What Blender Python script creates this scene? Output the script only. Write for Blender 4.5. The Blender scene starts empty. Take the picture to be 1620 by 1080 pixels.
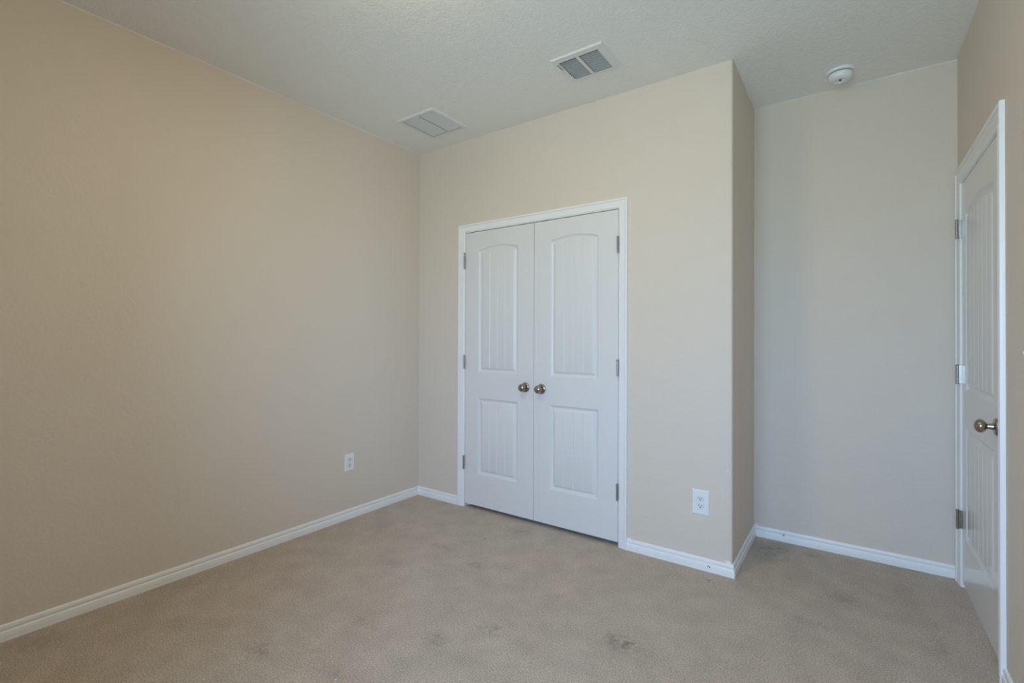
import bpy, bmesh, math, random
from mathutils import Vector, Matrix
C = bpy.context.scene.collection
scn = bpy.context.scene
PI = math.pi

# ------------------------------------------------------------------ dimensions (metres)
H = 2.74                       # ceiling height
W = 3.3164                     # right wall plane
X1 = 2.3437                    # outer corner of the closet block
D = 0.680                      # depth of the nook beside the closet
YF = -3.85                     # wall behind the camera (holds the window)
TH = 0.12                      # wall thickness
HB = 0.067                     # baseboard height above the carpet

# ------------------------------------------------------------------ camera
cam_d = bpy.data.cameras.new('camera'); cam = bpy.data.objects.new('camera', cam_d); C.objects.link(cam)
cam_d.sensor_width = 36.0; cam_d.sensor_fit = 'HORIZONTAL'
cam_d.lens = 36.0 * 764.704 / 1620.0
cam_d.shift_x = 0.86 / 1620.0
cam_d.shift_y = -8.88 / 1620.0
cam_d.clip_start = 0.02
_r = Vector((0.817172, 0.576381, 0.003814)); _u = Vector((0.000634, -0.007516, 0.999972)); _f = Vector((-0.576393, 0.817147, 0.006507))
cam.matrix_world = Matrix(((_r.x, _u.x, -_f.x, 2.861493), (_r.y, _u.y, -_f.y, -2.761805), (_r.z, _u.z, -_f.z, 1.250726), (0, 0, 0, 1)))
scn.camera = cam

# ------------------------------------------------------------------ colour management, world, lights
scn.view_settings.view_transform = 'Standard'
scn.view_settings.look = 'None'
scn.view_settings.gamma = 1.0
scn.view_settings.use_curve_mapping = False
scn.view_settings.exposure = 0.0
try:
    scn.cycles.use_denoising = True
    scn.cycles.max_bounces = 16
    scn.cycles.diffuse_bounces = 10
    scn.cycles.sample_clamp_indirect = 8.0
    scn.cycles.caustics_reflective = False
    scn.cycles.caustics_refractive = False
except Exception:
    pass

SKY_COL, SKY_STRENGTH = (0.416, 0.660, 1.0), 20.5
GROUND_FILL_COL = (0.414, 0.578, 0.666)         # lower half of the world, made bright to light the ceiling
LAMP_COL, LAMP_STRENGTH = (1.0, 0.762, 0.407), 52.6
WIN = dict(x0=1.75, x1=3.20, z0=0.75, z1=2.15)     # window opening in the wall behind the camera

world = bpy.data.worlds.new('sky'); scn.world = world; world.use_nodes = True
nt = world.node_tree; nt.nodes.clear()
tc = nt.nodes.new('ShaderNodeTexCoord'); sp = nt.nodes.new('ShaderNodeSeparateXYZ')
rp = nt.nodes.new('ShaderNodeValToRGB'); bgn = nt.nodes.new('ShaderNodeBackground'); wo = nt.nodes.new('ShaderNodeOutputWorld')
ma = nt.nodes.new('ShaderNodeMath'); ma.operation = 'MULTIPLY_ADD'; ma.inputs[1].default_value = 0.5; ma.inputs[2].default_value = 0.5
nt.links.new(tc.outputs['Generated'], sp.inputs[0]); nt.links.new(sp.outputs[2], ma.inputs[0]); nt.links.new(ma.outputs[0], rp.inputs[0])
rp.color_ramp.elements[0].position = 0.47; rp.color_ramp.elements[0].color = (*GROUND_FILL_COL, 1)
rp.color_ramp.elements[1].position = 0.52; rp.color_ramp.elements[1].color = (*SKY_COL, 1)
nt.links.new(rp.outputs[0], bgn.inputs[0]); bgn.inputs[1].default_value = SKY_STRENGTH
nt.links.new(bgn.outputs[0], wo.inputs[0])

# daylight coming in through the window: a portal for the sky, set in the opening
pd = bpy.data.lights.new('window_daylight', 'AREA'); pd.shape = 'RECTANGLE'
pd.size = WIN['x1'] - WIN['x0']; pd.size_y = WIN['z1'] - WIN['z0']
pd.cycles.is_portal = True
po = bpy.data.objects.new('window_daylight', pd); C.objects.link(po)
po.location = ((WIN['x0'] + WIN['x1']) / 2, YF - TH - 0.01, (WIN['z0'] + WIN['z1']) / 2)
po.rotation_euler = (PI / 2, 0, 0)      # light shines towards +y

# ------------------------------------------------------------------ materials
def new_mat(name):
    m = bpy.data.materials.new(name); m.use_nodes = True
    n = m.node_tree.nodes; return m, n, m.node_tree.links, n['Principled BSDF']

def paint(name, col, rough=0.6, bump=None, spec=0.5, mottle=0.0, mottle_scale=2.0):
    """painted surface; bump = list of (kind, scale, distance)"""
    m, n, l, b = new_mat(name)
    b.inputs['Base Color'].default_value = (*col, 1); b.inputs['Roughness'].default_value = rough
    b.inputs['Specular IOR Level'].default_value = spec
    tcn = n.new('ShaderNodeTexCoord')
    if mottle:
        nz = n.new('ShaderNodeTexNoise'); nz.inputs['Scale'].default_value = mottle_scale; nz.inputs['Detail'].default_value = 5
        l.new(tcn.outputs['Object'], nz.inputs['Vector'])
        mx = n.new('ShaderNodeMix'); mx.data_type = 'RGBA'
        mx.inputs[6].default_value = (*[c * (1 - mottle) for c in col], 1); mx.inputs[7].default_value = (*[min(1, c * (1 + mottle)) for c in col], 1)
        l.new(nz.outputs['Fac'], mx.inputs[0]); l.new(mx.outputs[2], b.inputs['Base Color'])
    prev = None
    for kind, sc, dist in (bump or []):
        if kind == 'noise':
            t = n.new('ShaderNodeTexNoise'); t.inputs['Detail'].default_value = 3; t.inputs['Roughness'].default_value = 0.5; out = t.outputs['Fac']
        else:
            t = n.new('ShaderNodeTexNoise'); t.inputs['Detail'].default_value = 4; t.inputs['Distortion'].default_value = 1.2
            rr = n.new('ShaderNodeMapRange'); rr.inputs['From Min'].default_value = 0.42; rr.inputs['From Max'].default_value = 0.62; rr.interpolation_type = 'SMOOTHSTEP'
            l.new(t.outputs['Fac'], rr.inputs['Value']); out = rr.outputs['Result']
        t.inputs['Scale'].default_value = sc
        l.new(tcn.outputs['Object'], t.inputs['Vector'])
        bp = n.new('ShaderNodeBump'); bp.inputs['Strength'].default_value = 1.0; bp.inputs['Distance'].default_value = dist
        l.new(out, bp.inputs['Height'])
        if prev: l.new(prev, bp.inputs['Normal'])
        prev = bp.outputs['Normal']
    if prev: l.new(prev, b.inputs['Normal'])
    return m

M = {}
M['wall'] = paint('tan wall paint', (0.685, 0.620, 0.545), 0.62, [('noise', 75, 0.0011), ('noise', 25, 0.0014)], 0.35, 0.02, 3.0)
M['ceiling'] = paint('ceiling paint', (0.83, 0.85, 0.835), 0.75, [('knock', 44, 0.0010), ('noise', 110, 0.0007)], 0.3)
M['trim'] = paint('white trim paint', (0.84, 0.85, 0.86), 0.36, [('noise', 30, 0.0006)], 0.5)
M['door'] = paint('white door paint', (0.73, 0.735, 0.74), 0.33, [('noise', 120, 0.0004)], 0.5)
M['entry_door'] = paint('white semi-gloss door paint', (0.74, 0.75, 0.755), 0.17, [('noise', 120, 0.0003)], 0.5)
M['plastic'] = paint('white plastic', (0.80, 0.83, 0.86), 0.35)
M['vent'] = paint('vent enamel', (0.74, 0.76, 0.76), 0.4)
M['duct'] = paint('duct sheet metal', (0.16, 0.20, 0.23), 0.5)
M['dark'] = paint('dark slot', (0.03, 0.03, 0.035), 0.6)
M['caulk'] = paint('white caulk', (0.80, 0.79, 0.76), 0.6, [('noise', 150, 0.002)])
M['groove'] = paint('plate groove', (0.30, 0.34, 0.40), 0.6)
M['gap'] = paint('grey gap', (0.07, 0.08, 0.09), 0.6)
M['lamp_metal'] = paint('lamp base', (0.7, 0.68, 0.63), 0.4)

def metal(name, col, rough, wear=0.0):
    m, n, l, b = new_mat(name)
    b.inputs['Base Color'].default_value = (*col, 1); b.inputs['Metallic'].default_value = 1.0; b.inputs['Roughness'].default_value = rough
    if wear:
        tcn = n.new('ShaderNodeTexCoord'); nz = n.new('ShaderNodeTexNoise'); nz.inputs['Scale'].default_value = 120
        l.new(tcn.outputs['Object'], nz.inputs['Vector'])
        mr = n.new('ShaderNodeMapRange'); mr.inputs['To Min'].default_value = rough - wear; mr.inputs['To Max'].default_value = rough + wear
        l.new(nz.outputs['Fac'], mr.inputs['Value']); l.new(mr.outputs['Result'], b.inputs['Roughness'])
    return m
M['nickel'] = metal('satin nickel', (0.40, 0.355, 0.30), 0.19, 0.03)
M['hinge'] = metal('hinge nickel', (0.36, 0.335, 0.295), 0.33, 0.08)

def glass():
    m, n, l, b = new_mat('window glass'); n.remove(b)
    o = n['Material Output']; t = n.new('ShaderNodeBsdfTransparent'); g = n.new('ShaderNodeBsdfGlossy'); g.inputs['Roughness'].default_value = 0.0
    f = n.new('ShaderNodeFresnel'); f.inputs['IOR'].default_value = 1.45; mx = n.new('ShaderNodeMixShader')
    l.new(f.outputs[0], mx.inputs[0]); l.new(t.outputs[0], mx.inputs[1]); l.new(g.outputs[0], mx.inputs[2]); l.new(mx.outputs[0], o.inputs[0])
    return m
M['glass'] = glass()

def glow():
    m, n, l, b = new_mat('lit lamp glass')
    b.inputs['Base Color'].default_value = (0.9, 0.88, 0.82, 1)
    b.inputs['Emission Color'].default_value = (*LAMP_COL, 1); b.inputs['Emission Strength'].default_value = LAMP_STRENGTH
    return m
M['glow'] = glow()

# stains: (x, y, radius along x, radius along y, strength)
STAINS = [(0.924, -1.756, .07, .04, .45), (1.118, -1.385, .07, .025, .40), (1.445, -1.289, .045, .045, .46), (2.084, -0.860, .070, .055, .68), (1.588, -1.100, .050, .045, .38), (1.167, -.679, .060, .035, .36), (.848, -.618, .11, .030, .32), (1.118, -.155, .07, .05, .30), (.299, -.587, .06, .06, .30), (.761, -.933, .07, .05, .28), (1.264, -.947, .06, .04, .26), (1.655, -.718, .05, .04, .22),
          (2.827, 0.086, .075, .06, .30), (2.715, -0.237, .10, .035, .32), (2.46, 0.46, .10, .16, .42), (2.686, 0.546, .06, .035, .42),
          (1.30, -1.66, .03, .02, .35), (0.98, -0.376, .007, .008, .8), (1.312, -0.229, .007, .006, .7), (1.612, -1.026, .05, .05, .12),
          (3.14, -0.124, .05, .09, .28), (2.865, 0.596, .05, .03, .25), (0.439, -1.865, .06, .05, .22), (0.155, -2.256, .10, .07, .28),
          (0.942, -0.495, .05, .03, .22), (1.10, -1.62, .03, .02, .25), (3.05, 0.35, .06, .05, .2), (0.12, -1.75, .06, .25, .18),
          (2.594, 0.162, .009, .007, .45), (2.66, 0.17, .008, .007, .4), (2.249, -0.11, .010, .008, .7), (0.72, -0.22, .08, .05, .15)]
SPECKS = [(1.312, -1.675, .006), (0.34, -0.638, .006), (2.249, -0.077, .006), (2.652, -0.472, .004), (2.79, 0.262, .004)]
def carpet():
    m, n, l, b = new_mat('beige carpet')
    b.inputs['Roughness'].default_value = 1.0; b.inputs['Specular IOR Level'].default_value = 0.05
    b.inputs['Sheen Weight'].default_value = 0.15; b.inputs['Sheen Roughness'].default_value = 0.6
    tcn = n.new('ShaderNodeTexCoord'); P = tcn.outputs['Object']
    def noise(scale, detail=3, rough=0.5):
        t = n.new('ShaderNodeTexNoise'); t.inputs['Scale'].default_value = scale; t.inputs['Detail'].default_value = detail; t.inputs['Roughness'].default_value = rough
        l.new(P, t.inputs['Vector']); return t.outputs['Fac']
    def math2(op, a, c):
        k = n.new('ShaderNodeMath'); k.operation = op
        for i, v in enumerate((a, c)):
            if isinstance(v, (int, float)): k.inputs[i].default_value = v
            else: l.new(v, k.inputs[i])
        return k.outputs[0]
    def rng(v, a, c, d, e, smooth=False):
        k = n.new('ShaderNodeMapRange'); k.inputs['From Min'].default_value = a; k.inputs['From Max'].default_value = c
        k.inputs['To Min'].default_value = d; k.inputs['To Max'].default_value = e
        if smooth: k.interpolation_type = 'SMOOTHSTEP'
        l.new(v, k.inputs['Value']); return k.outputs['Result']
    broad = noise(1.3, 3); mid = noise(7, 4, 0.6); tuft = noise(165, 3, 0.65); fine = noise(400, 2, 0.6); fleck = noise(210, 2, 0.5)
    mx = n.new('ShaderNodeMix'); mx.data_type = 'RGBA'
    mx.inputs[6].default_value = (0.650, 0.535, 0.445, 1); mx.inputs[7].default_value = (0.645, 0.563, 0.475, 1)
    l.new(rng(broad, 0.35, 0.65, 0, 1), mx.inputs[0])
    val = math2('MULTIPLY', rng(mid, 0.3, 0.7, 0.89, 1.09), rng(tuft, 0.30, 0.70, 0.56, 1.34))
    val = math2('MULTIPLY', val, rng(fine, 0.3, 0.7, 0.80, 1.17))
    val = math2('MULTIPLY', val, rng(fleck, 0.60, 0.70, 1.0, 0.62))
    # matted, dirty patches
    frag = rng(noise(34, 5, 0.7), 0.38, 0.62, 0.0, 1.0, True)
    dirt = None
    for x, y, rx, ry, s in STAINS:
        k = n.new('ShaderNodeVectorMath'); k.operation = 'SUBTRACT'; l.new(P, k.inputs[0]); k.inputs[1].default_value = (x, y, 0)
        k2 = n.new('ShaderNodeVectorMath'); k2.operation = 'MULTIPLY'; l.new(k.outputs[0], k2.inputs[0]); k2.inputs[1].default_value = (1 / rx, 1 / ry, 0)
        k3 = n.new('ShaderNodeVectorMath'); k3.operation = 'LENGTH'; l.new(k2.outputs[0], k3.inputs[0])
        w = rng(k3.outputs['Value'], 0.2, 1.6, s * 0.78, 0.0, True)
        if rx > 0.02: w = math2('MULTIPLY', w, frag)
        dirt = w if dirt is None else math2('ADD', dirt, w)
    dirt = math2('MINIMUM', dirt, 0.85)
    val = math2('MULTIPLY', val, math2('SUBTRACT', 1.0, dirt))
    vm = n.new('ShaderNodeVectorMath'); vm.operation = 'SCALE'; l.new(mx.outputs[2], vm.inputs[0]); l.new(val, vm.inputs['Scale'])
    col = vm.outputs[0]
    for x, y, r in SPECKS:
        k = n.new('ShaderNodeVectorMath'); k.operation = 'DISTANCE'; l.new(P, k.inputs[0]); k.inputs[1].default_value = (x, y, 0)
        f = rng(k.outputs['Value'], r * 0.6, r, 1.0, 0.0)
        mm = n.new('ShaderNodeMix'); mm.data_type = 'RGBA'; l.new(f, mm.inputs[0]); l.new(col, mm.inputs[6]); mm.inputs[7].default_value = (0.75, 0.78, 0.8, 1)
        col = mm.outputs[2]
    l.new(col, b.inputs['Base Color'])
    hsum = math2('ADD', math2('MULTIPLY', tuft, 0.7), math2('MULTIPLY', fine, 0.4))
    bp = n.new('ShaderNodeBump'); bp.inputs['Distance'].default_value = 0.010; bp.inputs['Strength'].default_value = 1.0
    l.new(hsum, bp.inputs['Height']); l.new(bp.outputs['Normal'], b.inputs['Normal'])
    return m
M['carpet'] = carpet()

# ------------------------------------------------------------------ mesh helpers
def link(name, bm, mat, parent=None, smooth=None, loc=None, rot=None, bevel=None):
    """one bmesh -> one object"""
    me = bpy.data.meshes.new(name)
    bmesh.ops.remove_doubles(bm, verts=bm.verts, dist=1e-6)
    bmesh.ops.recalc_face_normals(bm, faces=bm.faces)
    if smooth is not None:
        for f in bm.faces: f.smooth = True
    bm.to_mesh(me); bm.free()
    if smooth is not None: me.set_sharp_from_angle(angle=math.radians(smooth))
    me.materials.append(mat)
    o = bpy.data.objects.new(name, me); C.objects.link(o)
    if parent: o.parent = parent
    if loc: o.location = loc
    if rot: o.rotation_euler = rot
    if bevel:
        b = o.modifiers.new('bevel', 'BEVEL'); b.width = bevel; b.segments = 2; b.limit_method = 'ANGLE'
    return o

def empty(name, loc, rot=(0, 0, 0)):
    o = bpy.data.objects.new(name, None); C.objects.link(o); o.location = loc; o.rotation_euler = rot; o.empty_display_size = 0.05
    return o

def tag(o, label, cat, kind=None, group=None):
    o['label'] = label; o['category'] = cat
    if kind: o['kind'] = kind
    if group: o['group'] = group
    return o

def box(bm, x0, y0, z0, x1, y1, z1, mat=None):
    v = [bm.verts.new((x, y, z)) for x in (x0, x1) for y in (y0, y1) for z in (z0, z1)]
    if mat is not None:
        for q in v: q.co = mat @ q.co
    for i in ((0, 1, 3, 2), (4, 6, 7, 5), (0, 4, 5, 1), (2, 3, 7, 6), (0, 2, 6, 4), (1, 5, 7, 3)):
        bm.faces.new([v[k] for k in i])

def lathe(bm, prof, n=40, origin=(0, 0, 0), axis='z', sign=1):
    """prof: (radius, height) list, turned about an axis"""
    rings = []
    for r, h in prof:
        ring = []
        for k in range(n if r > 1e-6 else 1):
            a = 2 * PI * k / n; c, s = r * math.cos(a), r * math.sin(a)
            p = {'z': (c, s, sign * h), 'y': (c, sign * h, s), 'x': (sign * h, c, s)}[axis]
            ring.append(bm.verts.new(Vector(origin) + Vector(p)))
        rings.append(ring)
    for a, b in zip(rings, rings[1:]):
        for k in range(n):
            q = [a[k % len(a)], a[(k + 1) % len(a)], b[(k + 1) % len(b)], b[k % len(b)]]
            u = []
            for w in q:
                if w not in u: u.append(w)
            if len(u) >= 3: bm.faces.new(u)

def extrude_outline(bm, pts, z0, z1):
    a = [bm.verts.new((x, y, z0)) for x, y in pts]; b = [bm.verts.new((x, y, z1)) for x, y in pts]
    n = len(pts)
    for k in range(n): bm.faces.new((a[k], a[(k + 1) % n], b[(k + 1) % n], b[k]))
    bm.faces.new(a[::-1]); bm.faces.new(b)

def sweep(bm, rows):
    """rows[i][j]: grid of points, closed with end caps"""
    g = [[bm.verts.new(p) for p in row] for row in rows]
    for i in range(len(g) - 1):
        for j in range(len(g[i]) - 1):
            bm.faces.new((g[i][j], g[i + 1][j], g[i + 1][j + 1], g[i][j + 1]))
    return g

# ------------------------------------------------------------------ room shell
def shell(name, boxes, mat, label, cat):
    bm = bmesh.new()
    for b in boxes: box(bm, *b)
    o = link(name, bm, mat); tag(o, label, cat, 'structure'); return o

shell('floor', [(-TH, YF - TH, -0.1, W + TH, D + TH, 0)], M['carpet'], 'beige cut-pile carpet covering the whole bedroom floor, with faint dark stains', 'carpet')

SUP = (1.540, -0.543, 1.840, -0.281)      # supply register face  x0,y0,x1,y1
RET = (0.309, -0.523, 0.655, -0.172)      # return grille face
SUPH = (SUP[0] + .026, SUP[1] + .040, SUP[2] - .040, SUP[3] - .024)
RETH = (RET[0] + .030, RET[1] + .022, RET[2] - .026, RET[3] - .026)
def slab_with_holes(x0, y0, x1, y1, z0, z1, holes):
    xs = sorted({x0, x1, *[h[0] for h in holes], *[h[2] for h in holes]}); ys = sorted({y0, y1, *[h[1] for h in holes], *[h[3] for h in holes]})
    out = []
    for a, b in zip(xs, xs[1:]):
        for c, d in zip(ys, ys[1:]):
            mx, my = (a + b) / 2, (c + d) / 2
            if not any(h[0] < mx < h[2] and h[1] < my < h[3] for h in holes): out.append((a, c, z0, b, d, z1))
    return out
shell('ceiling', slab_with_holes(-TH, YF - TH, W + TH, D + TH, H, H + 0.1, [SUPH, RETH]), M['ceiling'],
      'pale grey-green textured ceiling above the empty bedroom', 'ceiling')

shell('wall_left', [(-TH, YF - TH, 0, 0, D + TH, H)], M['wall'], 'long plain tan wall on the left side of the room', 'wall')
shell('wall_alcove', [(0, D, 0, W, D + TH, H)], M['wall'], 'pale wall at the back of the nook right of the closet', 'wall')
# closet wall with the double-door opening and a rounded outer corner
CJ0, CJ1, CJZ = 0.4875, 1.7065, 2.0445       # closet opening
bm = bmesh.new()
box(bm, 0, 0, 0, CJ0 - .019, TH, H)
box(bm, CJ0 - .019, 0, CJZ + .019, CJ1 + .019, TH, H)
R = 0.014
pts = [(CJ1 + .019, 0)] + [(X1 - R + R * math.sin(a), R - R * math.cos(a)) for a in [k * PI / 16 for k in range(9)]] + [(X1, D), (X1 - TH, D), (X1 - TH, TH), (CJ1 + .019, TH)]
extrude_outline(bm, pts, 0, H)
o = link('wall_back', bm, M['wall'], smooth=25); tag(o, 'beige wall around the white double closet doors, with a rounded outer corner', 'wall', 'structure')
# right wall with door opening
EY0, EY1, EZ = -0.208, 0.573, 2.0500          # entry opening along y
shell('wall_right', [(W, YF - TH, 0, W + TH, EY0 - .019, H), (W, EY1 + .019, 0, W + TH, D + TH, H), (W, EY0 - .019, EZ + .019, W + TH, EY1 + .019, H)],
      M['wall'], 'pale wall on the right that holds the entry door', 'wall')
shell('wall_front', [(0, YF - TH, 0, WIN['x0'], YF, H), (WIN['x1'], YF - TH, 0, W, YF, H), (WIN['x0'], YF - TH, 0, WIN['x1'], YF, WIN['z0']),
                     (WIN['x0'], YF - TH, WIN['z1'], WIN['x1'], YF, H)], M['wall'], 'tan wall behind the camera with the daylight window', 'wall')

# added unseen enclosure behind the entry door, so that no daylight leaks in
shell('wall_light_block', [(W + TH + .9, EY0 - .5, 0, W + TH + 1.0, EY1 + .5, H), (W + TH, EY0 - .6, 0, W + TH + 1.0, EY0 - .5, H), (W + TH, EY1 + .5, 0, W + TH + 1.0, EY1 + .6, H),
                    (W + TH, EY0 - .6, H, W + TH + 1.0, EY1 + .6, H + .1), (W + TH, EY0 - .6, -.1, W + TH + 1.0, EY1 + .6, 0)], M['wall'], 'added unseen enclosure that blocks daylight behind the closed entry door', 'wall')

# window behind the camera: root frame, sash bars, pane
bm = bmesh.new()
x0, x1, z0, z1 = WIN['x0'], WIN['x1'], WIN['z0'], WIN['z1']; ya, yb = YF - TH + .01, YF - .05
fw = .045
box(bm, x0, ya, z0, x0 + fw, yb, z1); box(bm, x1 - fw, ya, z0, x1, yb, z1)
box(bm, x0 + fw, ya, z0, x1 - fw, yb, z0 + fw); box(bm, x0 + fw, ya, z1 - fw, x1 - fw, yb, z1)
win = link('window_1', bm, M['trim'], bevel=.002); tag(win, 'white framed sash window behind the camera', 'window', 'structure')
bm = bmesh.new(); zm = (z0 + z1) / 2; xm = (x0 + x1) / 2
box(bm, x0 + fw, ya + .015, zm - .02, x1 - fw, yb - .01, zm + .02)
link('sash_bar', bm, M['trim'], win)
for za, zb in ((z0 + fw, zm - .02), (zm + .02, z1 - fw)):
    bm = bmesh.new(); box(bm, x0 + fw, ya + .022, za, x1 - fw, ya + .026, zb); link('pane', bm, M['glass'], win)
bm = bmesh.new(); box(bm, x0 - .03, YF - .05, z0 - .02, x1 + .03, YF + .03, z0); link('window_sill', bm, M['trim'], win, bevel=.003)

# ------------------------------------------------------------------ baseboards
BP = [(.0132, -.002), (.0132, .0090), (.0112, .0102), (.0112, .0116), (.0132, .0128), (.0128, .0350), (.0120, .0372), (.0070, .0405), (.0066, .0425),
      (.0082, .0445), (.0095, .0500), (.0092, .0570), (.0072, .0630), (.0040, .0660), (0, HB), (-.006, HB), (-.006, -.002)]
def baseboard(name, start, end, label):
    bm = bmesh.new()
    g = sweep(bm, [[Vector((*start(t), z)) for t, z in BP], [Vector((*end(t), z)) for t, z in BP]])
    bm.faces.new(g[0]); bm.faces.new(g[1][::-1])
    o = link(name, bm, M['trim'], smooth=28); tag(o, label, 'baseboard', 'structure'); return o
CO0, CO1 = 0.4235, 1.7650                    # closet casing, outer edges
EO0, EO1 = -0.2900, 0.6480                   # entry casing, outer edges
baseboard('baseboard_left', lambda t: (t, YF + t), lambda t: (t, -t), 'long white baseboard along the tan left wall')
bbl = baseboard('baseboard_corner', lambda t: (t, -t), lambda t: (CO0, -t), 'short white baseboard piece between the left corner and the closet doors')
bb = baseboard('baseboard_back', lambda t: (CO1, -t), lambda t: (X1 + t, -t), 'white baseboard under the outlet right of the closet doors')
baseboard('baseboard_return', lambda t: (X1 + t, -t), lambda t: (X1 + t, D - t), 'white baseboard on the short side of the closet block')
ba = baseboard('baseboard_alcove', lambda t: (X1 + t, D - t), lambda t: (W - t, D - t), 'white baseboard along the back of the nook')
baseboard('baseboard_nook', lambda t: (W - t, D - t), lambda t: (W - t, EO1), 'tiny white baseboard piece between nook corner and entry door')
baseboard('baseboard_right', lambda t: (W - t, EO0), lambda t: (W - t, YF + t), 'white baseboard on the right wall in front of the entry door')
baseboard('baseboard_front', lambda t: (W - t, YF + t), lambda t: (t, YF + t), 'white baseboard under the window behind the camera')
# screw holes left in the baseboards by door stops
for par, x, y, z, k in ((bb, 2.225, -.0122, .032, 1), (bb, 2.233, -.0122, .028, 1), (ba, 2.513, D - .0122, .041, 1.5)):
    bm = bmesh.new(); lathe(bm, [(0.0, .0018), (.0028 * k, .0018), (.0038 * k, 0)], 14, axis='y', sign=-1)
    link('screw_hole', bm, M['gap' if k == 1 else 'groove'], par, loc=(x, y, z))

# thin irregular caulk lines where the ceiling meets the walls, and dabs of white paint above the baseboard corners
def caulk_line(name, a, b, axis_in, label, seed):
    rnd = random.Random(seed); bm = bmesh.new(); a, b = Vector(a), Vector(b); n = int((b - a).length / .03); rows = []
    w = .003
    for i in range(n + 1):
        w = max(.0008, min(.0055, w + rnd.uniform(-.0012, .0012))); p = a.lerp(b, i / n); d = Vector(axis_in)
        rows.append([p - Vector((0, 0, w)) - d * .002, p - Vector((0, 0, w)) + d * .0005, p - Vector((0, 0, w * .35)) + d * w * .5, p + d * w * .6, p - d * .002 + Vector((0, 0, .001))])
    sweep(bm, rows); o = link(name, bm, M['caulk'], smooth=60); tag(o, label, 'caulk line', 'structure'); return o
caulk_line('trim_3', (0, YF, H), (0, 0, H), (1, 0, 0), 'thin pale caulk line between the ceiling and the tan left wall', 3)
caulk_line('trim_4', (X1, D, H), (W, D, H), (0, -1, 0), 'thin pale caulk line between the ceiling and the nook wall', 4)
def dab(par, pts, n, seed):
    # a flat irregular smear of white paint on a wall; pts = centre, in-wall direction, half width and height, n = wall normal
    rnd = random.Random(seed); c, u, hw, hh = Vector(pts[0]), Vector(pts[1]), pts[2], pts[3]; n = Vector(n); bm = bmesh.new(); R_ = []
    for k in range(22):
        t = 2 * PI * k / 22; f = rnd.uniform(.7, 1.1); R_.append(c + u * hw * f * math.cos(t) + Vector((0, 0, hh * f * math.sin(t))))
    rim = [bm.verts.new(p - n * .0004) for p in R_]; mid = [bm.verts.new(c + (p - c) * .8 + n * .0012) for p in R_]
    for k in range(22): bm.faces.new((rim[k], rim[(k + 1) % 22], mid[(k + 1) % 22], mid[k]))
    bm.faces.new(mid); return link('paint_dab', bm, M['caulk'], par, smooth=60)
dab(bb, ((X1 - .022, 0, HB + .004), (1, 0, 0), .020, .012), (0, -1, 0), 11)
dab(bb, ((X1 - .020, 0, .552), (1, 0, 0), .005, .008), (0, -1, 0), 15)
dab(bb, ((CO1 + .012, 0, HB + .002), (1, 0, 0), .012, .006), (0, -1, 0), 12)
dab(ba, ((X1 + .016, D, HB + .003), (1, 0, 0), .014, .011), (0, -1, 0), 13)
dab(bbl, ((.010, 0, HB + .001), (1, 0, 0), .010, .007), (0, -1, 0), 14)

# ------------------------------------------------------------------ casings (trim) and jambs
CP = [(-.0002, .0), (.0, .0045), (.0020, .0062), (.0085, .0090), (.0105, .0090), (.0115, .0056), (.0140, .0062), (.0300, .0102), (.0390, .0118), (.0402, .0080), (.0422, .0084), (.0435, .0150),
      (.0470, .0166), (.0530, .0166), (.0565, .0150), (.0575, .0120), (.0575, 0)]
def casing(name, a0, a1, zt, to_world, width, label):
    """U-shaped moulding: a0, a1 inner edges along the wall, zt inner top edge"""
    k = width / .0575
    def path(s, t):
        s *= k
        return [to_world(a0 - s, t, -.002), to_world(a0 - s, t, zt + s), to_world(a1 + s, t, zt + s), to_world(a1 + s, t, -.002)]
    cols = [path(s, t) for s, t in CP]
    bm = bmesh.new()
    g = sweep(bm, [[c[i] for c in cols] for i in range(4)])
    bm.faces.new(g[0]); bm.faces.new(g[3][::-1])
    for i in range(3): bm.faces.new((g[i][0], g[i][-1], g[i + 1][-1], g[i + 1][0]))
    o = link(name, bm, M['trim'], smooth=25); tag(o, label, 'door casing', 'structure'); return o
RV = 0.005
tw_c = lambda a, t, z: Vector((a, -t, z))
tw_e = lambda a, t, z: Vector((W - t, a, z))
t1 = casing('trim_1', CJ0 - RV, CJ1 + RV, CJZ + RV, tw_c, CO1 - CJ1 - RV, 'white moulded casing around the double closet doors')
t2 = casing('trim_2', EY0 - RV, EY1 + RV, EZ + RV, tw_e, EY0 - RV - EO0, 'white moulded casing around the entry door on the right wall')
def jamb(par, a0, a1, zt, to_world, stop):
    bm = bmesh.new()
    def bx(a, b, t0, t1, za, zb):
        p, q = to_world(a, t0, za), to_world(b, t1, zb)
        box(bm, min(p.x, q.x), min(p.y, q.y), min(p.z, q.z), max(p.x, q.x), max(p.y, q.y), max(p.z, q.z))
    bx(a0 - .019, a0, 0, -TH, 0, zt); bx(a1, a1 + .019, 0, -TH, 0, zt); bx(a0 - .019, a1 + .019, 0, -TH, zt, zt + .019)
    bx(a0, a0 + .012, -.041, -.075, 0, zt); bx(a1 - .012, a1, -.041, -.075, 0, zt); bx(a0 + .012, a1 - .012, -.041, -.075, zt - .012, zt)
    return link('jamb', bm, M['trim'], par)
jamb(t1, CJ0, CJ1, CJZ, tw_c, True)
jamb(t2, EY0, EY1, EZ, tw_e, True)

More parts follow.
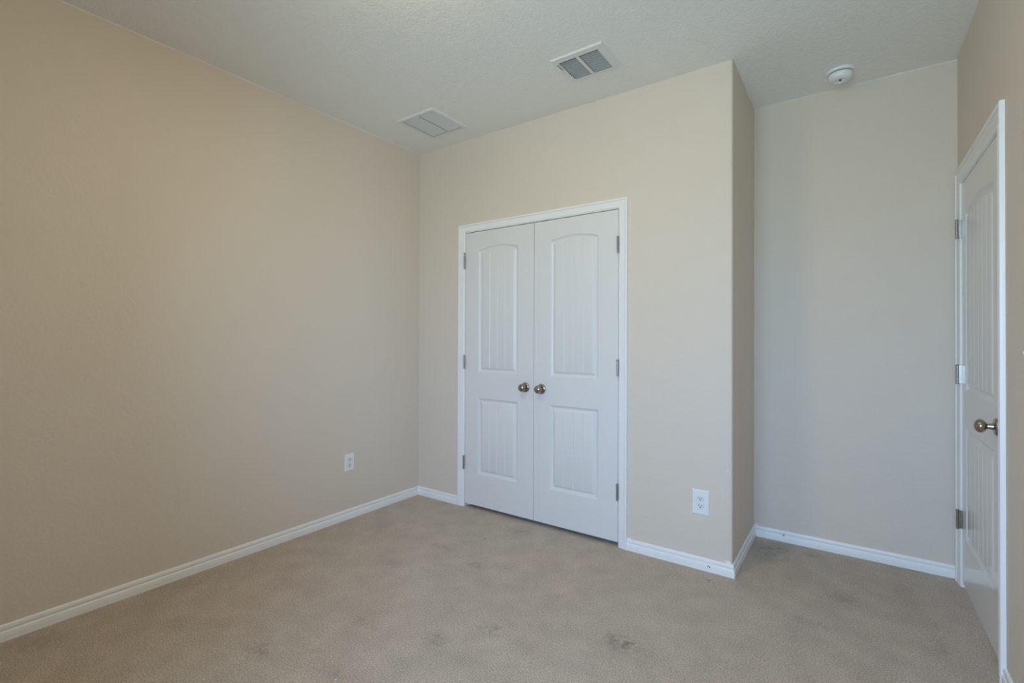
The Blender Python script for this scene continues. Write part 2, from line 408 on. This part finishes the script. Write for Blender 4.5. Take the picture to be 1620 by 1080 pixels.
# ------------------------------------------------------------------ panelled doors
PROF = [(0, 0), (.0025, -.0025), (.0060, -.0060), (.0150, -.0118), (.0200, -.0128), (.0225, -.0122), (.0365, -.0020), (.0390, -.0010)]
def panel_door(name, w, z0, z1, px0, px1, upper, lower, th=0.035, n_groove=3, mat='door'):
    """door leaf standing in x 0..w, front face at y=0 looking to -y; panels given as (z bottom, z shoulder, arch rise)"""
    bm = bmesh.new()
    V = lambda x, d, z: bm.verts.new((x, -d, z))
    flat = lambda a: bm.faces.new([V(x, 0, z) for x, z in a])
    e = .002
    ins = PROF[-1][0]
    # sample positions across the panel; groove positions get a narrow V
    fx0, fx1 = px0 + ins, px1 - ins
    gs = [fx0 + (fx1 - fx0) * (k + 1) / (n_groove + 1) for k in range(n_groove)]
    base = [fx0 + (fx1 - fx0) * k / 16 for k in range(17)]
    gw = .0042
    xs = sorted([x for x in base if all(abs(x - g) > gw * 1.6 for g in gs)] + [g + d for g in gs for d in (-gw, 0, gw)])
    ts = [(x - fx0) / (fx1 - fx0) for x in xs]
    isg = [any(abs(x - g) < 1e-9 for g in gs) for x in xs]
    def top_fn(zs, rise):
        if rise < 1e-4: return lambda x, d: zs - d
        half = (px1 - px0) / 2; Rr = (half * half + rise * rise) / (2 * rise); zc = zs + rise - Rr; xc = (px0 + px1) / 2
        return lambda x, d: zc + math.sqrt(max((Rr - d) ** 2 - (x - xc) ** 2, 0))
    tops = []
    for zb, zs, rise in (lower, upper):
        tf = top_fn(zs, rise)
        loops = []
        for d, dep in PROF:
            a, b = px0 + d, px1 - d
            lx = [a + (b - a) * t for t in ts]
            last = (d == ins)
            bot = [V(x, dep - (.0042 if last and g else 0), zb + d) for x, g in zip(lx, isg)]
            top = [V(x, dep - (.0042 if last and g else 0), tf(x, d)) for x, g in zip(lx, isg)]
            loops.append((bot, top))
        for (b0, t0), (b1, t1) in zip(loops, loops[1:]):
            n = len(ts)
            for k in range(n - 1):
                bm.faces.new((b0[k], b0[k + 1], b1[k + 1], b1[k])); bm.faces.new((t0[k], t1[k], t1[k + 1], t0[k + 1]))
            bm.faces.new((b0[0], b1[0], t1[0], t0[0])); bm.faces.new((b0[-1], t0[-1], t1[-1], b1[-1]))
        b, t = loops[-1]
        for k in range(len(ts) - 1): bm.faces.new((b[k], b[k + 1], t[k + 1], t[k]))
        tops.append([(px0 + (px1 - px0) * q, tf(px0 + (px1 - px0) * q, 0)) for q in ts])
    # rails and stiles
    flat([(e, z0 + e), (px0, z0 + e), (px0, z1 - e), (e, z1 - e)]); flat([(px1, z0 + e), (w - e, z0 + e), (w - e, z1 - e), (px1, z1 - e)])
    flat([(px0, z0 + e), (px1, z0 + e), (px1, lower[0]), (px0, lower[0])])
    for tp, zz in ((tops[0], upper[0]), (tops[1], z1 - e)):
        for (xa, za), (xb, zb2) in zip(tp, tp[1:]): flat([(xa, za), (xb, zb2), (xb, zz), (xa, zz)])
    # eased edges, sides, back
    f = [(e, 0, z0 + e), (w - e, 0, z0 + e), (w - e, 0, z1 - e), (e, 0, z1 - e)]; s = [(0, -e, z0), (w, -e, z0), (w, -e, z1), (0, -e, z1)]; k_ = [(x, -th, z) for x, _, z in s]
    for A, B in ((f, s), (s, k_)):
        for i in range(4): bm.faces.new([V(*A[i]), V(*A[(i + 1) % 4]), V(*B[(i + 1) % 4]), V(*B[i])])
    bm.faces.new([V(*q) for q in k_])
    return link(name, bm, M[mat], smooth=22)

def knob(par, x, z, reach=.046, ball=.0268, ros=.0335):
    """round passage knob: ball and neck, with a domed rosette as sub-part"""
    bm = bmesh.new()
    prof = [(.0, .004), (.0150, .004), (.0135, .012), (.0115, .018), (.0105, reach - .0195)]
    for k in range(1, 13):
        a = -PI / 2 + PI * (k + 1.4) / 14.4 if k < 12 else PI / 2
        prof.append((ball * math.cos(a) if k < 12 else 0, reach + ball * .72 * math.sin(a)))
    lathe(bm, prof, 40, axis='y', sign=-1)
    kb = link('door_knob', bm, M['nickel'], par, smooth=40, loc=(x, 0, z))
    bm = bmesh.new(); lathe(bm, [(0, 0), (ros, 0), (ros, .0030), (ros * .95, .0062), (ros * .75, .0090), (ros * .48, .0104), (.014, .0108), (0, .0108)], 40, axis='y', sign=-1)
    link('rosette', bm, M['nickel'], kb, smooth=40)
    return kb

def hinge(par, x, y, z, lift=0.0, leaf=0.0, length=0.094, r=.0062):
    bm = bmesh.new()
    seg = length / 5
    for k in range(5):
        a = -length / 2 + k * seg
        lathe(bm, [(0, a + .0005), (r * .9, a + .0005), (r, a + .0012), (r, a + seg - .0012), (r * .9, a + seg - .0005), (0, a + seg - .0005)], 16)
    lathe(bm, [(0, -length / 2), (r * .7, -length / 2), (r * .7, length / 2), (0, length / 2)], 12)
    if leaf: box(bm, -.0012, .002, -length / 2 + .001, .0012, leaf, length / 2 - .001)
    h = link('hinge', bm, M['hinge'], par, smooth=30, loc=(x, y, z))
    bm = bmesh.new(); t = length / 2 + lift
    lathe(bm, [(0, t - .004), (r * 1.0, t - .002), (r * 1.15, t + .001), (r * .9, t + .004), (0, t + .005)], 16)
    lathe(bm, [(0, -length / 2 - .004), (r * .9, -length / 2 - .003), (r * .9, -length / 2), (0, -length / 2)], 16)
    if lift: lathe(bm, [(0, -length / 2), (r * .55, -length / 2), (r * .55, t), (0, t)], 12)
    link('hinge_pin', bm, M['hinge'], h, smooth=30)
    return h

DZ0, DZ1 = 0.026, 2.0400
DA, DM, DB = 0.4910, 1.0980, 1.7030           # closet leaves meet at DM
d1 = panel_door('door_1', DM - .0015 - DA, DZ0, DZ1, .612 - DA, .967 - DA, (1.004, 1.900, .026), (.258, .816, 0)); d1.location = (DA, 0.001, 0)
tag(d1, 'left leaf of the white double closet doors, arched panel, knob at its right edge', 'door', 'structure')
d2 = panel_door('door_2', DB - DM - .0015, DZ0, DZ1, 1.224 - DM - .0015, 1.573 - DM - .0015, (1.002, 1.900, .026), (.258, .816, 0)); d2.location = (DM + .0015, 0.001, 0)
tag(d2, 'right leaf of the white double closet doors, arched panel, knob at its left edge', 'door', 'structure')
knob(d1, 1.031 - DA, .920); knob(d2, 1.160 - DM - .0015, .917)
for i, z in enumerate((1.824, 1.078, .331)):
    hinge(d1, -.004, -.0115, z, lift=.018 if i == 0 else 0)
    hinge(d2, DB - DM - .0015 + .001, -.0115, z)
for par, x in ((d1, 1.012 - DA), (d2, 1.178 - DM - .0015)):
    bm = bmesh.new(); box(bm, x - .026, .004, DZ1 - .0005, x + .026, .030, DZ1 + .0040); link('ball_catch', bm, M['dark'], par)

EW = .768
d3 = panel_door('door_3', EW, .030, 2.0460, .092, EW - .098, (1.002, 1.880, .030), (.266, .819, 0), mat='entry_door', n_groove=5); d3.location = (W + .001, .568, 0); d3.rotation_euler = (0, 0, -PI / 2)
tag(d3, 'white arched-panel entry door at the far right, closed, with a nickel knob', 'door', 'structure')
knob(d3, .568 + .152, .918, reach=.047)
for z in (1.820, 1.079, .342):
    hinge(d3, -.0025, -.0185, z, leaf=.0190, length=.092)

# ------------------------------------------------------------------ power outlets
def receptacle_bm():
    bm = bmesh.new()
    pts = []
    for k in range(32):
        a = 2 * PI * k / 32; x, z = .0172 * math.cos(a), .0172 * math.sin(a)
        pts.append((x, max(-.0142, min(.0142, z))))
    a = [bm.verts.new((x, 0, z)) for x, z in pts]; b = [bm.verts.new((x, -.0022, z)) for x, z in pts]; c = [bm.verts.new((x * .93, -.0030, z * .93)) for x, z in pts]
    for p, q in ((a, b), (b, c)):
        for k in range(32): bm.faces.new((p[k], p[(k + 1) % 32], q[(k + 1) % 32], q[k]))
    bm.faces.new(c); return bm
def outlet(name, loc, rz, w, h, label):
    root = empty(name, loc, (0, 0, rz)); tag(root, label, 'outlet', group='white wall outlets')
    bm = bmesh.new()
    ch = .004; dp = .0058
    rows = [[(-w / 2, 0, -h / 2), (w / 2, 0, -h / 2), (w / 2, 0, h / 2), (-w / 2, 0, h / 2)]]
    rows.append([(x, -.0022, z) for x, _, z in rows[0]])
    rows.append([(math.copysign(w / 2 - ch, x), -dp, math.copysign(h / 2 - ch, z)) for x, _, z in rows[0]])
    g = [[bm.verts.new(p) for p in r] for r in rows]
    for p, q in zip(g, g[1:]):
        for k in range(4): bm.faces.new((p[k], p[(k + 1) % 4], q[(k + 1) % 4], q[k]))
    bm.faces.new(g[-1]); bm.faces.new(g[0][::-1])
    link('wall_plate', bm, M['plastic'], root)
    for s in (1, -1):
        r = link('receptacle', receptacle_bm(), M['plastic'], root, loc=(0, -dp, s * .0195), smooth=30)
        # contour groove round the receptacle, and the three openings
        for sx, hh in ((-.0064, .0098), (.0064, .0082)):
            bm = bmesh.new(); box(bm, sx - .0016, -.0036, .0035 - hh / 2, sx + .0016, -.0029, .0035 + hh / 2); link('slot', bm, M['dark'], r)
        bm = bmesh.new(); lathe(bm, [(.0031, .0028), (.0031, .0036), (0, .0036)], 14, origin=(0, 0, -.0068), axis='y', sign=-1); link('ground_hole', bm, M['dark'], r)
        bm = bmesh.new()
        ring = [(.0172, .0002), (.0186, .0002), (.0186, .0005), (.0172, .0005)]
        for k in range(32):
            a0, a1 = 2 * PI * k / 32, 2 * PI * (k + 1) / 32
            P = lambda a, rr: (rr * math.cos(a), -.0003, max(-.0142 * rr / .0172, min(.0142 * rr / .0172, rr * math.sin(a))))
            bm.faces.new([bm.verts.new(P(a0, .0172)), bm.verts.new(P(a1, .0172)), bm.verts.new(P(a1, .0181)), bm.verts.new(P(a0, .0181))])
        link('contour_groove', bm, M['groove'], r)
    bm = bmesh.new(); lathe(bm, [(.0028, 0), (.0028, .0006), (.0020, .0012), (0, .0012)], 14, axis='y', sign=-1); link('screw', bm, M['plastic'], root, loc=(0, -dp, 0), smooth=30)
    return root
outlet('power_outlet', (2.1835, -.0001, .3640), 0, .0880, .1345, 'white duplex outlet right of the closet doors')
outlet('power_outlet.001', (.0001, -.6565, .3900), PI / 2, .0770, .1180, 'white duplex outlet low on the tan left wall')

# light switch at the right edge of the picture: only its toggle shows
sw = empty('light_switch', (W - .0001, -.6370, 1.2120), (0, 0, -PI / 2)); tag(sw, 'white toggle light switch on the right wall beside the entry door', 'light switch')
bm = bmesh.new(); box(bm, -.0350, -.0058, -.0570, .0350, 0, .0570); link('wall_plate', bm, M['plastic'], sw, bevel=.002)
bm = bmesh.new()
rows = [[Vector((sx * w, -y, zc + sz * h)) for sx, sz in ((-1, -1), (1, -1), (1, 1), (-1, 1))] for y, w, h, zc in ((.004, .0045, .011, 0), (.012, .0042, .0080, .0), (.020, .0038, .0062, .0015), (.0245, .0030, .0048, .0025), (.0255, .0018, .0030, .0028))]
g = [[bm.verts.new(p) for p in r] for r in rows]
for p, q in zip(g, g[1:]):
    for k in range(4): bm.faces.new((p[k], p[(k + 1) % 4], q[(k + 1) % 4], q[k]))
bm.faces.new(g[-1]); bm.faces.new(g[0][::-1]); link('toggle', bm, M['plastic'], sw, smooth=50)

# ------------------------------------------------------------------ ceiling vents (local z = 0 is the ceiling, things hang to -z)
def vent_frame(w, d, holes, lip=.005, drop=.0075):
    """pressed steel face with sloped rim; holes in local x,y"""
    bm = bmesh.new()
    ib = .007
    o = [(-w / 2, -d / 2), (w / 2, -d / 2), (w / 2, d / 2), (-w / 2, d / 2)]
    i_ = [(math.copysign(abs(x) - ib, x), math.copysign(abs(y) - ib, y)) for x, y in o]
    A = [bm.verts.new((x, y, 0)) for x, y in o]; A2 = [bm.verts.new((x, y, -.0015)) for x, y in o]; B = [bm.verts.new((x, y, -drop)) for x, y in i_]
    for p, q in ((A, A2), (A2, B)):
        for k in range(4): bm.faces.new((p[k], p[(k + 1) % 4], q[(k + 1) % 4], q[k]))
    for bx in slab_with_holes(i_[0][0], i_[0][1], i_[2][0], i_[2][1], -drop, -drop + .0012, holes): box(bm, *bx)
    return bm
def louvers(x0, x1, y0, y1, n, width, tilt, thick=.0011, zc=-.002):
    """bank of slats running along x; tilt > 0 raises the +y edge"""
    bm = bmesh.new()
    for k in range(n):
        yc = y0 + (y1 - y0) * (k + .5) / n
        m = Matrix.Translation((0, yc, zc)) @ Matrix.Rotation(tilt, 4, 'X')
        box(bm, x0, -width / 2, -thick / 2, x1, width / 2, thick / 2, m)
    return bm
def duct(x0, y0, x1, y1, h):
    bm = bmesh.new()
    c = [(x0, y0), (x1, y0), (x1, y1), (x0, y1)]
    a = [bm.verts.new((x, y, 0)) for x, y in c]; b = [bm.verts.new((x, y, h)) for x, y in c]
    for k in range(4): bm.faces.new((a[k], a[(k + 1) % 4], b[(k + 1) % 4], b[k]))
    bm.faces.new(b); return bm

# supply register
w, d = SUP[2] - SUP[0], SUP[3] - SUP[1]; cx, cy = (SUP[0] + SUP[2]) / 2, (SUP[1] + SUP[3]) / 2
sv = empty('air_register', (cx, cy, H)); tag(sv, 'white ceiling air register with dark open louvers near the closet block corner', 'air vent')
fx = lambda s: -w / 2 + s * w
fy = lambda t: -d / 2 + t * d
banks = [(fx(.100), fx(.440), fy(.165), fy(.900)), (fx(.500), fx(.855), fy(.165), fy(.900))]
link('face_frame', vent_frame(w, d, [(a, c, b, e) for a, b, c, e in banks]), M['vent'], sv)
for a, b, c, e in banks:
    link('louver_bank', louvers(a, b, c + .012, e, 11, .0122, math.radians(71), zc=-.0010), M['vent'], sv)
link('duct_boot', duct(SUPH[0] - cx + .001, SUPH[1] - cy + .001, SUPH[2] - cx - .001, SUPH[3] - cy - .001, .095), M['duct'], sv)
bm = bmesh.new(); box(bm, fx(.052), fy(.20), -.0080, fx(.066), fy(.43), -.0073); link('lever_slot', bm, M['dark'], sv)
bm = bmesh.new(); box(bm, fx(.040), fy(.385), -.0190, fx(.056), fy(.430), -.0070); box(bm, fx(.022), fy(.28), -.0100, fx(.040), fy(.31), -.0070); link('damper_lever', bm, M['plastic'], sv, bevel=.0012)
for s, t in ((.92, .53),):
    bm = bmesh.new(); lathe(bm, [(.0040, .0), (.0038, .0012), (.0022, .0020), (0, .0021)], 16, sign=-1); link('screw', bm, M['plastic'], sv, loc=(fx(s), fy(t), -.0075), smooth=30)

# return grille
w, d = RET[2] - RET[0], RET[3] - RET[1]; cx2, cy2 = (RET[0] + RET[2]) / 2, (RET[1] + RET[3]) / 2
rv = empty('return_air_grille', (cx2, cy2, H)); tag(rv, 'square white ceiling grille with fine closed slats above the left corner', 'air vent')
fx = lambda s: -w / 2 + s * w
fy = lambda t: -d / 2 + t * d
banks = [(fx(.100), fx(.485), fy(.075), fy(.915)), (fx(.530), fx(.915), fy(.075), fy(.915))]
link('face_frame', vent_frame(w, d, [(a, c, b, e) for a, b, c, e in banks]), M['vent'], rv)
for a, b, c, e in banks:
    link('louver_bank', louvers(a, b, c + .002, e, 20, .0078, math.radians(-40), zc=-.0030), M['vent'], rv)
link('duct_boot', duct(RETH[0] - cx2 + .001, RETH[1] - cy2 + .001, RETH[2] - cx2 - .001, RETH[3] - cy2 - .001, .095), M['duct'], rv)
for s, t in ((.72, .035), (.28, .96)):
    bm = bmesh.new(); lathe(bm, [(.0040, .0), (.0038, .0012), (.0022, .0020), (0, .0021)], 16, sign=-1); link('screw', bm, M['plastic'], rv, loc=(fx(s), fy(t), -.0075), smooth=30)

# ------------------------------------------------------------------ smoke detector
sd = empty('smoke_detector', (2.808, .470, H), (0, 0, math.radians(35))); tag(sd, 'round white smoke detector on the ceiling of the nook', 'smoke detector')
bm = bmesh.new(); lathe(bm, [(0, 0), (.0700, 0), (.0705, .004), (.0690, .0110), (.0660, .0130), (.0590, .0132), (.0580, .0120), (0, .0120)], 56, sign=-1)
link('mounting_base', bm, M['plastic'], sd, smooth=35)
bm = bmesh.new(); lathe(bm, [(0, .012), (.0535, .012), (.0535, .0175), (0, .0175)], 56, sign=-1); link('sensing_gap', bm, M['gap'], sd, smooth=35)
bm = bmesh.new()
n = 56
prof = [(0, .0165), (.0570, .0165), (.0585, .0190), (.0575, .0300), (.0540, .0400), (.0470, .0470), (.0380, .0500), (.0300, .0505), (.0290, .0475), (.0150, .0455), (0, .0450)]
lathe(bm, prof, n, sign=-1)
link('cover', bm, M['plastic'], sd, smooth=40)
bm = bmesh.new(); lathe(bm, [(.0, .0440), (.0085, .0440), (.0085, .0485), (.0070, .0500), (0, .0503)], 32, sign=-1); link('test_button', bm, M['plastic'], sd, loc=(.0160, .0040, 0), smooth=40)
bm = bmesh.new(); lathe(bm, [(0, .0450), (.0055, .0450), (.0055, .0500), (0, .0502)], 16, sign=-1); link('sounder_opening', bm, M['dark'], sd, loc=(-.001, .000, 0), smooth=40)

# ------------------------------------------------------------------ ceiling lamp (just above the picture)
cl = empty('ceiling_lamp', (1.60, -1.70, H)); tag(cl, 'lit flush dome lamp at the middle of the ceiling', 'ceiling lamp')
bm = bmesh.new(); lathe(bm, [(0, 0), (.165, 0), (.168, .012), (.160, .022), (0, .022)], 48, sign=-1); link('lamp_base', bm, M['lamp_metal'], cl, smooth=40)
bm = bmesh.new(); lathe(bm, [(.150, .022)] + [(.150 * math.cos(a), .024 + .075 * math.sin(a)) for a in [k * PI / 24 for k in range(12)]] + [(0, .099)], 48, sign=-1)
link('glass_shade', bm, M['glow'], cl, smooth=60)
